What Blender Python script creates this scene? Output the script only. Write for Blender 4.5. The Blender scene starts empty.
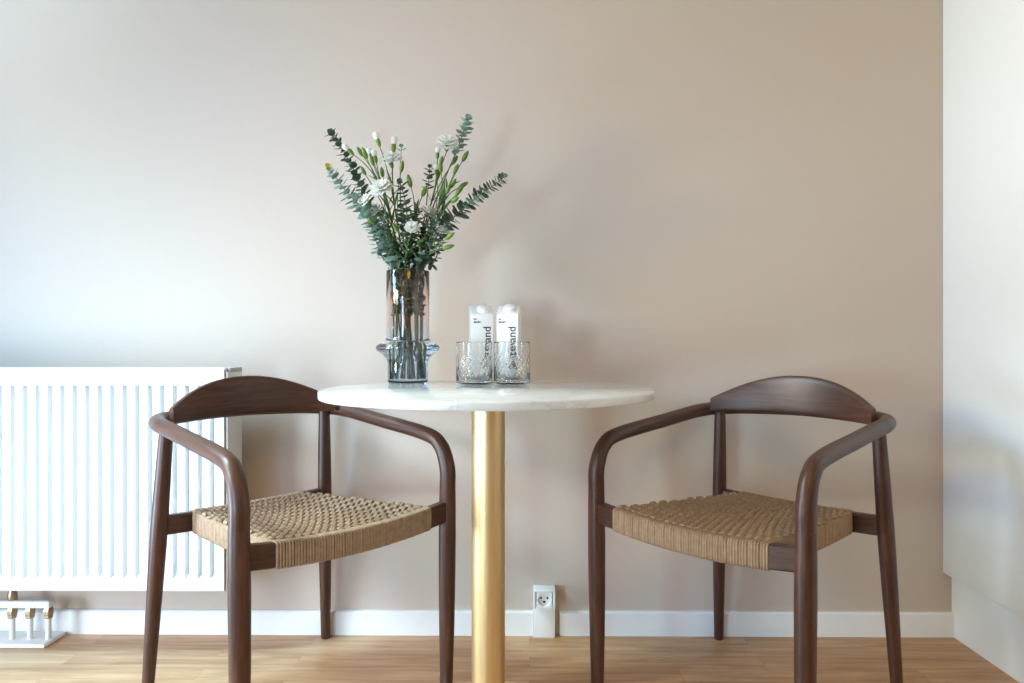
import bpy, bmesh, math, random
from mathutils import Vector, Matrix, noise

random.seed(7)
PI = math.pi
scene = bpy.context.scene
col = scene.collection

# ------------------------------------------------------------------ helpers
class Geo:
    """Collects vertices, faces and a per-vertex grain coordinate, then links ONE mesh object."""
    def __init__(self):
        self.v, self.f, self.g = [], [], []

    def add(self, v, f, g=None):
        n = len(self.v)
        self.v += [tuple(p) for p in v]
        self.g += list(g) if g is not None else [tuple(p) for p in v]
        self.f += [tuple(i + n for i in q) for q in f]
        return self

    def moved(self, m):
        self.v = [tuple(m @ Vector(p)) for p in self.v]
        return self

    def build(self, name, mat, parent=None, smooth=True, label=None, angle=40, bevel=0.0, bseg=2):
        me = bpy.data.meshes.new(name)
        me.from_pydata(self.v, [], self.f)
        me.validate()
        at = me.attributes.new('grain', 'FLOAT_VECTOR', 'POINT')
        if len(at.data) == len(self.g):
            at.data.foreach_set('vector', [c for p in self.g for c in p])
        bm = bmesh.new(); bm.from_mesh(me)
        if bevel:
            ed = [e for e in bm.edges if e.is_manifold and e.calc_face_angle(0) > math.radians(30)]
            bmesh.ops.bevel(bm, geom=ed, offset=bevel, segments=bseg, profile=.5, affect='EDGES', clamp_overlap=True)
        bmesh.ops.recalc_face_normals(bm, faces=bm.faces)
        for f in bm.faces: f.smooth = smooth
        if smooth:
            for e in bm.edges:
                e.smooth = not (e.is_manifold and e.calc_face_angle(0) > math.radians(angle))
        bm.to_mesh(me); bm.free()
        me.materials.append(mat)
        o = bpy.data.objects.new(name, me)
        col.objects.link(o)
        if parent: o.parent = parent
        if label: o['label'] = label
        return o


def catmull(P, n=8):
    P = [Vector(p) for p in P]
    Q = [2 * P[0] - P[1]] + P + [2 * P[-1] - P[-2]]
    out = []
    for i in range(1, len(Q) - 2):
        a, b, c, d = Q[i - 1:i + 3]
        for k in range(n):
            t = k / n
            out.append(.5 * (2 * b + (c - a) * t + (2 * a - 5 * b + 4 * c - d) * t * t + (3 * b - a - 3 * c + d) * t ** 3))
    out.append(P[-1])
    return out


def lerp_list(R, n):
    """resample a list of radii to n values"""
    out = []
    for i in range(n):
        t = i / (n - 1) * (len(R) - 1); k = min(int(t), len(R) - 2)
        out.append(R[k] + (R[k + 1] - R[k]) * (t - k))
    return out


def tube(P, R, seg=12, cap=True, flat=1.0, up=None):
    P = [Vector(p) for p in P]
    if not hasattr(R, '__len__'): R = [R] * len(P)
    if len(R) != len(P): R = lerp_list(R, len(P))
    V, F, G = [], [], []
    n = None; s = 0.0; off = random.random() * 3
    for i, p in enumerate(P):
        t = (P[min(i + 1, len(P) - 1)] - P[max(i - 1, 0)]).normalized()
        if n is None:
            n = Vector(up) if up else (Vector((0, 0, 1)) if abs(t.z) < .9 else Vector((1, 0, 0)))
        n = (n - t * n.dot(t)).normalized(); b = t.cross(n)
        if i: s += (p - P[i - 1]).length
        for k in range(seg):
            a = 2 * PI * k / seg
            V.append(p + n * (math.cos(a) * R[i] * flat) + b * (math.sin(a) * R[i]))
            G.append((s + off, R[i] * math.cos(a), R[i] * math.sin(a)))
    for i in range(len(P) - 1):
        for k in range(seg):
            k2 = (k + 1) % seg
            F.append((i * seg + k, i * seg + k2, (i + 1) * seg + k2, (i + 1) * seg + k))
    if cap:
        F.append(tuple(range(seg))[::-1])
        F.append(tuple((len(P) - 1) * seg + k for k in range(seg)))
    return V, F, G


def lathe(prof, seg=64, c=(0, 0, 0)):
    """closed where r == 0"""
    V, F = [], []; idx = []
    for r, z in prof:
        if r < 1e-6:
            idx.append([len(V)]); V.append((c[0], c[1], c[2] + z))
        else:
            idx.append(list(range(len(V), len(V) + seg)))
            V += [(c[0] + r * math.cos(2 * PI * k / seg), c[1] + r * math.sin(2 * PI * k / seg), c[2] + z) for k in range(seg)]
    for a, b in zip(idx[:-1], idx[1:]):
        for k in range(seg):
            k2 = (k + 1) % seg
            if len(a) == 1 and len(b) == 1: continue
            if len(a) == 1: F.append((a[0], b[k], b[k2]))
            elif len(b) == 1: F.append((a[k], a[k2], b[0]))
            else: F.append((a[k], a[k2], b[k2], b[k]))
    return V, F


def box(x0, x1, y0, y1, z0, z1):
    V = [(x, y, z) for z in (z0, z1) for y in (y0, y1) for x in (x0, x1)]
    F = [(0, 1, 3, 2), (4, 6, 7, 5), (0, 4, 5, 1), (2, 3, 7, 6), (0, 2, 6, 4), (1, 5, 7, 3)]
    return V, F


def gbox(*a):
    return Geo().add(*box(*a))


def empty(name, loc, rz=0.0, label=None, cat=None, group=None):
    o = bpy.data.objects.new(name, None)
    o.empty_display_size = .05
    o.location = loc; o.rotation_euler = (0, 0, rz)
    col.objects.link(o)
    return tag(o, label, cat, group)


def tag(o, label=None, cat=None, group=None, kind=None):
    if label: o['label'] = label
    if cat: o['category'] = cat
    if group: o['group'] = group
    if kind: o['kind'] = kind
    return o


def struct(o):
    o['kind'] = 'structure'; return o


# ------------------------------------------------------------------ materials
def srgb(r, g, b):
    f = lambda c: (c / 255 / 12.92) if c / 255 <= .04045 else ((c / 255 + .055) / 1.055) ** 2.4
    return (f(r), f(g), f(b), 1)


class NT:
    def __init__(self, name):
        self.m = bpy.data.materials.new(name); self.m.use_nodes = True
        self.t = self.m.node_tree; self.b = self.t.nodes['Principled BSDF']

    def n(self, kind, **kw):
        nd = self.t.nodes.new(kind)
        for k, v in kw.items(): setattr(nd, k, v)
        return nd

    def link(self, a, b): self.t.links.new(a, b)

    def set(self, **kw):
        for k, v in kw.items(): self.b.inputs[k.replace('_', ' ')].default_value = v
        return self

    def coords(self, kind='Object', scale=(1, 1, 1)):
        mp = self.n('ShaderNodeMapping'); mp.inputs['Scale'].default_value = scale
        if kind == 'grain':
            a = self.n('ShaderNodeAttribute', attribute_name='grain'); self.link(a.outputs['Vector'], mp.inputs[0])
        else:
            tc = self.n('ShaderNodeTexCoord'); self.link(tc.outputs[kind], mp.inputs[0])
        return mp.outputs[0]

    def noise(self, co, scale=5, detail=4, rough=.5, dist=0):
        nd = self.n('ShaderNodeTexNoise'); self.link(co, nd.inputs['Vector'])
        nd.inputs['Scale'].default_value = scale; nd.inputs['Detail'].default_value = detail
        nd.inputs['Roughness'].default_value = rough; nd.inputs['Distortion'].default_value = dist
        return nd.outputs['Fac']

    def ramp(self, fac, stops):
        nd = self.n('ShaderNodeValToRGB'); self.link(fac, nd.inputs[0])
        e = nd.color_ramp.elements
        while len(e) < len(stops): e.new(.5)
        for el, (p, c) in zip(e, stops): el.position = p; el.color = c
        return nd.outputs[0]

    def mix(self, fac, a, b, blend='MIX'):
        nd = self.n('ShaderNodeMix', data_type='RGBA', blend_type=blend)
        for s, v in ((nd.inputs[0], fac), (nd.inputs[6], a), (nd.inputs[7], b)):
            if hasattr(v, 'is_linked'): self.link(v, s)
            else: s.default_value = v
        return nd.outputs[2]

    def bump(self, h, strength=.2, dist=.002):
        nd = self.n('ShaderNodeBump'); nd.inputs['Strength'].default_value = strength; nd.inputs['Distance'].default_value = dist
        self.link(h, nd.inputs['Height']); self.link(nd.outputs[0], self.b.inputs['Normal'])


def plain(name, c, rough=.5, metal=0, spec=.5, var=.04, bump=0, scale=30):
    m = NT(name); m.set(Roughness=rough, Metallic=metal, Specular_IOR_Level=spec)
    co = m.coords()
    f = m.noise(co, scale, 3)
    d = tuple(x * (1 - var) for x in c[:3]) + (1,); l = tuple(min(1, x * (1 + var)) for x in c[:3]) + (1,)
    m.link(m.ramp(f, [(.3, d), (.7, l)]), m.b.inputs['Base Color'])
    if bump: m.bump(f, bump)
    return m.m


def wood_mat():
    m = NT('walnut_stain'); m.set(Roughness=.38, Specular_IOR_Level=.5)
    co = m.coords('grain', (3.2, 42, 42))
    f1 = m.noise(co, 1.6, 6, .6, .6)
    co2 = m.coords('grain', (14, 260, 260)); f2 = m.noise(co2, 1.5, 3, .6)
    c = m.ramp(f1, [(.25, srgb(36, 19, 12)), (.45, srgb(62, 35, 23)), (.6, srgb(86, 51, 35)), (.8, srgb(116, 76, 55))])
    c = m.mix(.35, c, m.ramp(f2, [(.35, srgb(46, 26, 17)), (.7, srgb(100, 62, 44))]))
    m.link(c, m.b.inputs['Base Color']); m.bump(f2, .12, .0006)
    return m.m


def cord_mat():
    m = NT('paper_cord'); m.set(Roughness=.75, Specular_IOR_Level=.25)
    f = m.noise(m.coords('Object'), 90, 3)
    f2 = m.noise(m.coords('grain', (60, 900, 900)), 1, 2)
    c = m.ramp(f, [(.3, srgb(146, 122, 98)), (.7, srgb(168, 143, 118))])
    m.link(c, m.b.inputs['Base Color']); m.bump(f2, .25, .0006)
    return m.m


def floor_mat():
    m = NT('oak_planks'); m.set(Roughness=.42, Specular_IOR_Level=.4)
    co = m.coords('Object')
    br = m.n('ShaderNodeTexBrick', offset=.37, offset_frequency=2, squash=1, squash_frequency=2)
    m.link(co, br.inputs['Vector'])
    for k, v in (('Scale', 1), ('Mortar Size', .0004), ('Mortar Smooth', .1), ('Bias', 0), ('Brick Width', .62), ('Row Height', .068)):
        br.inputs[k].default_value = v
    br.inputs['Color1'].default_value = (0, 0, 0, 1); br.inputs['Color2'].default_value = (1, 1, 1, 1); br.inputs['Mortar'].default_value = (.5, .5, .5, 1)
    sh = m.n('ShaderNodeVectorMath', operation='MULTIPLY_ADD')
    sep = m.n('ShaderNodeCombineXYZ'); m.link(br.outputs['Color'], sep.inputs[0]); m.link(br.outputs['Color'], sep.inputs[1])
    m.link(sep.outputs[0], sh.inputs[0]); sh.inputs[1].default_value = (7, 5, 0); m.link(co, sh.inputs[2])
    mp = m.n('ShaderNodeMapping'); mp.inputs['Scale'].default_value = (2.2, 26, 1); m.link(sh.outputs[0], mp.inputs[0])
    f = m.noise(mp.outputs[0], 1.5, 7, .62, .8)
    tone = m.ramp(br.outputs['Color'], [(0, srgb(176, 134, 96)), (.35, srgb(196, 156, 118)), (.7, srgb(188, 146, 106)), (1, srgb(212, 176, 138))])
    grain = m.ramp(f, [(.3, srgb(128, 92, 60)), (.5, srgb(180, 140, 102)), (.72, srgb(214, 180, 144))])
    c = m.mix(.6, tone, grain)
    c = m.mix(br.outputs['Fac'], c, srgb(150, 112, 80))
    m.link(c, m.b.inputs['Base Color']); m.bump(f, .06, .001)
    return m.m


def marble_mat():
    m = NT('white_marble'); m.set(Roughness=.07, Specular_IOR_Level=.5)
    co = m.coords('Object')
    w = m.noise(co, 3.2, 8, .62, 1.6)
    w2 = m.noise(co, 14, 6, .6, .8)
    c = m.ramp(w, [(.40, srgb(228, 231, 233)), (.49, srgb(219, 221, 223)), (.505, srgb(202, 204, 205)), (.53, srgb(224, 227, 229)), (.7, srgb(232, 235, 237))])
    c = m.mix(.35, c, m.ramp(w2, [(.35, srgb(211, 212, 212)), (.6, srgb(234, 237, 239))]))
    m.link(c, m.b.inputs['Base Color'])
    return m.m


def brass_mat():
    m = NT('brushed_brass'); m.set(Metallic=.9, Roughness=.42, Specular_IOR_Level=.5)
    f = m.noise(m.coords('Object', (1, 1, .05)), 220, 2)
    m.link(m.ramp(f, [(.3, srgb(226, 198, 146)), (.7, srgb(236, 210, 160))]), m.b.inputs['Base Color'])
    return m.m


def glass_mat(name, stops=None, z0=0, z1=1, ior=1.45, c=(1, 1, 1, 1), rough=0.0):
    m = NT(name); m.set(Roughness=rough, IOR=ior, Transmission_Weight=1.0)
    m.b.inputs['Base Color'].default_value = c
    if stops:
        tc = m.n('ShaderNodeTexCoord'); sp = m.n('ShaderNodeSeparateXYZ'); m.link(tc.outputs['Object'], sp.inputs[0])
        mr = m.n('ShaderNodeMapRange'); mr.inputs[1].default_value = z0; mr.inputs[2].default_value = z1
        m.link(sp.outputs[2], mr.inputs[0]); m.link(m.ramp(mr.outputs[0], stops), m.b.inputs['Base Color'])
    return m.m


def leaf_mat(name, stops, rough=.5, trans=.15):
    m = NT(name); m.set(Roughness=rough, Specular_IOR_Level=.35)
    f = m.noise(m.coords('Object'), 38, 3)
    c = m.ramp(f, stops); m.link(c, m.b.inputs['Base Color'])
    tr = m.n('ShaderNodeBsdfTranslucent'); m.link(c, tr.inputs[0])          # thin blades let some light through
    mx = m.n('ShaderNodeMixShader'); mx.inputs[0].default_value = trans
    m.link(m.b.outputs[0], mx.inputs[1]); m.link(tr.outputs[0], mx.inputs[2])
    m.link(mx.outputs[0], m.t.nodes['Material Output'].inputs[0])
    return m.m


WALL = plain('beige_wall_paint', (.57, .475, .40, 1), .85, spec=.2, var=.01, bump=.02, scale=160)
WHITE_PAINT = plain('white_wall_paint', srgb(226, 224, 220), .8, spec=.2, var=.01)
OPAQUE_WHITE = plain('opaque_white_plastic', srgb(226, 224, 220), .8)  # opaque white, for the panels closing the window openings
LACQUER = plain('white_lacquer', srgb(238, 238, 236), .28, spec=.5, var=.006)
TRIMW = plain('white_trim_paint', srgb(236, 236, 234), .4, var=.01)
RAD = plain('white_radiator_enamel', srgb(226, 228, 228), .35, var=.006)
RADG = plain('grey_grille_plastic', srgb(176, 178, 176), .5)
CHROME = plain('nickel_brass', srgb(168, 150, 124), .34, metal=.9, var=.1, scale=60)
PLASTIC = plain('white_plastic', srgb(238, 239, 240), .35, var=.006)
DARK = plain('dark_hole', srgb(28, 26, 26), .7)
WOOD, CORD, OAK, MARBLE, BRASS = wood_mat(), cord_mat(), floor_mat(), marble_mat(), brass_mat()
CORD_UNDER = CORD
CARTON = plain('carton_white', srgb(240, 241, 240), .45, var=.012)
INK = plain('black_print', srgb(30, 32, 34), .6)
EUC = leaf_mat('eucalyptus_leaf', [(.3, srgb(66, 92, 74)), (.55, srgb(94, 122, 104)), (.75, srgb(128, 152, 134))])
EUC_PALE = leaf_mat('pale_eucalyptus_leaf', [(.3, srgb(98, 130, 114)), (.55, srgb(132, 160, 146)), (.75, srgb(164, 186, 174))])
EUC_DARK = leaf_mat('dark_eucalyptus_leaf', [(.3, srgb(50, 74, 54)), (.55, srgb(70, 98, 76)), (.75, srgb(96, 122, 100))])
EUC_STEM = plain('eucalyptus_bark', srgb(104, 92, 66), .6)
YELLOW_LEAF = leaf_mat('yellowed_leaf', [(.3, srgb(196, 170, 74)), (.7, srgb(222, 200, 112))])
GREEN_STEM = leaf_mat('carnation_green', [(.3, srgb(64, 92, 44)), (.7, srgb(98, 128, 68))])
BUD_GREEN = leaf_mat('bud_green', [(.3, srgb(78, 108, 36)), (.7, srgb(124, 150, 66))])
PETAL = leaf_mat('white_petal', [(.3, srgb(238, 236, 226)), (.7, srgb(250, 249, 244))], .6, .45)
GLASS = glass_mat('clear_glass', c=(.99, 1, .995, 1), rough=.025)
VASE = glass_mat('tinted_vase_glass', [(0, srgb(226, 237, 247)), (.40, srgb(226, 236, 246)), (.56, srgb(243, 231, 229)), (1, srgb(243, 219, 211))], 0, .293)
WATER = glass_mat('vase_water', ior=1.33, c=(.98, .995, .99, 1))

# ------------------------------------------------------------------ the room
YW, XL, XR, YF, ZC = 2.053, -2.1, 1.87, -2.6, 2.55          # back wall, left wall, right wall, wall behind the viewer, ceiling
T = .12
struct(gbox(XL - T, XR + T, YF - T, YW + T, -.1, 0).build('floor', OAK, smooth=False))
struct(gbox(XL - T, XR + T, YF - T, YW + T, ZC, ZC + .1).build('ceiling', WHITE_PAINT, smooth=False))
struct(gbox(XL - T, XR + T, YW, YW + T, 0, ZC).build('wall_back', WALL, smooth=False))
struct(gbox(XR, XR + T, YF, YW, 0, ZC).build('wall_right', WHITE_PAINT, smooth=False))
# windows: openings shut by an added opaque panel that blocks the sky, a tall glazed door among them, in the left wall, one in the wall behind the viewer
WIN_L = [(-2.55, -1.85, 1.2, 2.0), (-1.5, -.7, .1, .9), (.1, .68, .95, 1.65), (.74, 1.62, .08, 2.42)]          # y from, to, z from, to
WIN_F = [(-2.08, -1.4, 1.1, 1.95)]                     # x from, to, z from, to

def pierced(name, lo, hi, holes, put):
    """a wall with rectangular openings, each standing over its own stretch of the wall"""
    g = Geo(); c = lo
    for a0, a1, z0, z1 in sorted(holes):
        g.add(*box(*put(c, a0, 0, ZC))); g.add(*box(*put(a0, a1, 0, z0))); g.add(*box(*put(a0, a1, z1, ZC))); c = a1
    g.add(*box(*put(c, hi, 0, ZC)))
    struct(g.build(name, WHITE_PAINT, smooth=False))

pierced('wall_left', YF, YW, WIN_L, lambda a, b, z0, z1: (XL - T, XL, a, b, z0, z1))
pierced('wall_front', XL - T, XR + T, WIN_F, lambda a, b, z0, z1: (a, b, YF - T, YF, z0, z1))
def window(k, a0, a1, z0, z1, put):
    g = Geo(); w = .04
    for q in ((a0, a0 + w, z0, z1), (a1 - w, a1, z0, z1), (a0 + w, a1 - w, z0, z0 + w), (a0 + w, a1 - w, z1 - w, z1)): g.add(*box(*put(q, .03, .09)))
    f = struct(g.build('window_%d' % k, TRIMW, smooth=False))
    p = Geo().add(*box(*put((a0 + w, a1 - w, z0 + w, z1 - w), .05, .056))).build('blocking_panel', OPAQUE_WHITE, f, smooth=False)  # opaque board added behind the lamps so no sky light leaks in
for k, q in enumerate(WIN_L): window(k + 1, *q, lambda q, d0, d1: (XL - d1, XL - d0) + q)
for k, q in enumerate(WIN_F): window(k + 5, *q, lambda q, d0, d1: q[:2] + (YF - d1, YF - d0) + q[2:])

YB = 2.040                                                    # face of the baseboard
def baseboard(name, x0, x1):
    V = [(x0, YW, 0), (x0, YB, 0), (x0, YB, .066), (x0, YB + .004, .0705), (x0, YW, .0705)]
    V += [(x1, b, c) for _, b, c in V]
    F = [(0, 1, 2, 3, 4), (9, 8, 7, 6, 5)] + [(i, i + 5, (i + 1) % 5 + 5, (i + 1) % 5) for i in range(5)]
    struct(Geo().add(V, F).build(name, TRIMW, smooth=False))
baseboard('baseboard_back', XL, .0105)
baseboard('baseboard_back.001', .0885, 1.2305)

# tall white cabinet along the right: doors overhang a recessed plinth
XD, XP = 1.205, 1.2305
cab = empty('tall_cabinet', (XP, 1.4, 0), 0, 'tall white lacquered cabinet with plain doors above a slightly recessed plinth', 'cabinet')
def rel(x0, x1, y0, y1, z0, z1): return gbox(x0 - XP, x1 - XP, y0 - 1.4, y1 - 1.4, z0, z1)
rel(XP, XR - .005, .8, YB + .0125, 0, .184).build('plinth', LACQUER, cab, smooth=False)
rel(XD + .02, XR - .005, .8, YB + .0125, .184, ZC - .03).build('carcass', LACQUER, cab, smooth=False)
rel(XD, XD + .02, 1.430, YB + .0125, .184, ZC - .04).build('door', LACQUER, cab, bevel=.001)
rel(XD, XD + .02, .80, 1.427, .184, ZC - .04).build('door', LACQUER, cab, bevel=.001)

# ------------------------------------------------------------------ radiator
RX, RY0, RY1, RZ0, RZ1 = -.8105, 1.869, 1.972, .184, .785
rad = empty('radiator', (-1.35, 1.92, RZ0), 0, 'white double panel radiator with vertical grooves, hung on the wall below nothing but bare paint', 'radiator')
rad['label'] = 'white panel radiator with vertical grooves mounted low on the wall'
ro = Vector((-1.35, 1.92, RZ0)); RL = -1.89
def radp(g): return g.moved(Matrix.Translation(-ro))
def ribbed(yf, sgn):
    xs = [(RL, 0), (RL + .006, 0)]
    pitch, x = .03362, (213 - 523.3) * 1.88 / 700 - .0165
    cs = []
    while x > RL + .03: cs.append(x); x -= pitch
    for c in reversed(cs): xs += [(c - .0062, 0), (c - .0048, 1), (c + .0048, 1), (c + .0062, 0)]
    xs += [(RX - .014, 0), (RX - .008, 0)]
    zs = [(RZ0 + .002, 0, .004), (RZ0 + .006, 0, 0), (.221, 0, 0), (.231, 1, 0), (.730, 1, 0), (.740, 0, 0), (RZ1 - .006, 0, 0), (RZ1 - .001, 0, .004), (RZ1, 0, .012)]
    d = .017
    V = [(x, yf + sgn * (d * k * kz + o), z) for z, kz, o in zs for x, k in xs]
    n = len(xs)
    F = [(j * n + i, j * n + i + 1, (j + 1) * n + i + 1, (j + 1) * n + i) for j in range(len(zs) - 1) for i in range(n - 1)]
    m = len(V)                                                 # back of the sheet
    V += [(xs[0][0], yf + sgn * .024, RZ0 + .002), (xs[-1][0], yf + sgn * .024, RZ0 + .002), (xs[-1][0], yf + sgn * .024, RZ1), (xs[0][0], yf + sgn * .024, RZ1)]
    F += [(m, m + 1, m + 2, m + 3), tuple(range(n)) + (m + 1, m), tuple((len(zs) - 1) * n + i for i in range(n)) + (m + 2, m + 3)]
    F += [tuple(j * n for j in range(len(zs))) + (m + 3, m), tuple(j * n + n - 1 for j in range(len(zs))) + (m + 2, m + 1)]
    return Geo().add(V, F)
radp(ribbed(RY0, 1)).build('front_panel', RAD, rad, angle=28)
radp(ribbed(RY1, -1)).build('rear_panel', RAD, rad, angle=28)
radp(gbox(RX - .006, RX, RY0 + .006, RY1 - .002, RZ0 + .004, RZ1 - .010)).build('side_panel', RAD, rad, bevel=.002)
radp(gbox(RL - .001, RL + .005, RY0 + .006, RY1 - .002, RZ0 + .004, RZ1 - .010)).build('side_panel', RAD, rad, bevel=.002)
g = Geo()
for i in range(70):
    x = RL + .01 + i * .0152
    if x < RX - .05: g.add(*box(x, x + .009, RY0 + .016, RY1 - .016, RZ1 - .008, RZ1 - .002))
g.add(*box(RL, RX - .02, RY0 + .014, RY0 + .018, RZ1 - .009, RZ1 - .001)); g.add(*box(RL, RX - .02, RY1 - .018, RY1 - .014, RZ1 - .009, RZ1 - .001))
radp(g).build('top_grille', RAD, rad, smooth=False)
radp(gbox(RX - .034, RX + .001, RY0 + .02, RY1 - .004, RZ1 - .012, RZ1 + .001)).build('grille_end_cap', RADG, rad, bevel=.002, label='grey plastic end cap of the top grille')
for x in (-1.05, -1.65):
    radp(gbox(x - .02, x + .02, RY1 - .006, YW - .0005, RZ0 + .05, RZ1 - .06)).build('wall_bracket', RADG, rad, smooth=False, label='grey mounting bracket')

# pipe manifold under the radiator
MY = 1.982
man = empty('pipe_manifold', (-1.41, MY, 0), 0, 'white pipe manifold with brass coloured nuts and a floor plate below the radiator', 'pipes')
def mp_(g): return g.moved(Matrix.Translation((1.41, -MY, 0)))
Q = 1.985 / 700
px_x = [-1.4725, -1.4215, -1.369]
mp_(gbox(-1.62, -1.358, MY - .013, MY + .011, .101, .122)).build('header_bar', RAD, man, bevel=.005, bseg=3)
for x in px_x:
    mp_(Geo().add(*lathe([(0, .0105), (.0075, .0105), (.0075, .101), (0, .101)], 20, (x, MY, 0)))).build('pipe', RAD, man)
    g = Geo().add(*lathe([(0, .071), (.0105, .071), (.0125, .074), (.0125, .080), (.0138, .083), (.0138, .094), (.0125, .097), (.0105, .101), (0, .101)], 6, (x, MY, 0)))
    mp_(g).build('nut', CHROME, man, smooth=False, label='nickel brass pipe nut')
mp_(Geo().add(*lathe([(0, .122), (.0115, .122), (.0125, .126), (.0125, .14), (.0105, .143), (.0105, .186), (0, .186)], 12, (-1.4725, MY, 0)))).build('connector', CHROME, man, label='nickel brass connector up to the radiator')
mp_(gbox(-1.62, -1.3555, 1.944, 2.036, 0.0, .011)).build('floor_plate', PLASTIC, man, bevel=.003)

# ------------------------------------------------------------------ wall socket standing on the floor
sx = .0426
sock = empty('wall_socket', (sx, YW, 0), 0, 'white power socket box with a plain lower cover set between two baseboards', 'socket')
def so(g): return g.moved(Matrix.Translation((-sx, -YW, 0)))
hw = .0312
so(gbox(sx - hw, sx + hw, YW - .026, YW, 0, .0930)).build('lower_cover', PLASTIC, sock, bevel=.0015)
g = Geo()
d0, d1 = YW - .052, YW - .038
g.add(*box(sx - hw, sx + hw, d1, YW - .0005, .0935, .146))
g.add(*box(sx - hw, sx + hw, d0, d1, .1405, .146)); g.add(*box(sx - hw, sx - hw + .006, d0, d1, .0935, .1405))
g.add(*box(sx + hw - .006, sx + hw, d0, d1, .0935, .1405))
so(g).build('housing', PLASTIC, sock, bevel=.001)
cz = .1175
def disc_hole_plate():
    V, F = [], []; n = 40; h = .0225
    for k in range(n):
        a = 2 * PI * k / n; c, s = math.cos(a), math.sin(a); q = h / max(abs(c), abs(s))
        V += [(c * q, 0, s * q), (c * .0184, 0, s * .0184), (c * .0176, .0105, s * .0176), (c * q, .006, s * q)]
    for k in range(n):
        a, b = 4 * k, 4 * ((k + 1) % n)
        F += [(a, b, b + 1, a + 1), (a + 1, b + 1, b + 2, a + 2), (a, a + 3, b + 3, b)]
    F.append(tuple(4 * k + 2 for k in range(n)))
    return Geo().add(V, F).moved(Matrix.Translation((0, -.0505, cz)))
pl = disc_hole_plate().build('socket_plate', PLASTIC, sock)
for dx, dz, r in ((-.0092, .003, .0028), (.0092, .003, .0028)):
    V, F = lathe([(0, 0), (r, 0), (r, .0008), (0, .0008)], 14)
    Geo().add(V, F).moved(Matrix.Translation((dx, -.0401, cz + dz)) @ Matrix.Rotation(PI / 2, 4, 'X')).build('pin_hole', DARK, pl, label='dark round pin hole')
V = []; n = 10
for y in (0, -.0008):
    V += [(.0045 * math.cos(PI + PI * k / n), y, .0045 * math.sin(PI + PI * k / n)) for k in range(n + 1)]
F = [tuple(range(n + 1)), tuple(range(2 * n + 1, n, -1))] + [(k, k + 1, k + n + 2, k + n + 1) for k in range(n)] + [(n, 0, n + 1, 2 * n + 1)]
Geo().add(V, F).moved(Matrix.Translation((0, -.0401, cz - .0060))).build('earth_hole', DARK, pl, label='dark half round earth hole')

# ------------------------------------------------------------------ table
TX, TY, TZ = -.0940, 1.601, .7486
tab = empty('round_table', (TX, TY, 0), 0, 'round white marble bistro table on a single brass column', 'table')
R = .375
Geo().add(*lathe([(0, TZ - .0175), (R - .003, TZ - .0175), (R - .0008, TZ - .0165), (R, TZ - .014), (R, TZ - .004), (R - .0008, TZ - .0012), (R - .003, TZ), (0, TZ)], 128)).build('tabletop', MARBLE, tab, angle=60, label='white marble tabletop with faint grey veins')
Geo().add(*lathe([(0, .012), (.0384, .012), (.0384, TZ - .0235), (0, TZ - .0235)], 64)).build('column', BRASS, tab, label='brass column')
Geo().add(*lathe([(0, TZ - .0235), (.12, TZ - .0235), (.12, TZ - .0175), (0, TZ - .0175)], 48)).build('mounting_plate', BRASS, tab, smooth=False)
Geo().add(*lathe([(0, 0), (.146, 0), (.148, .002), (.148, .009), (.145, .012), (0, .012)], 96)).build('base', BRASS, tab, angle=50, label='flat round brass base')

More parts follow.
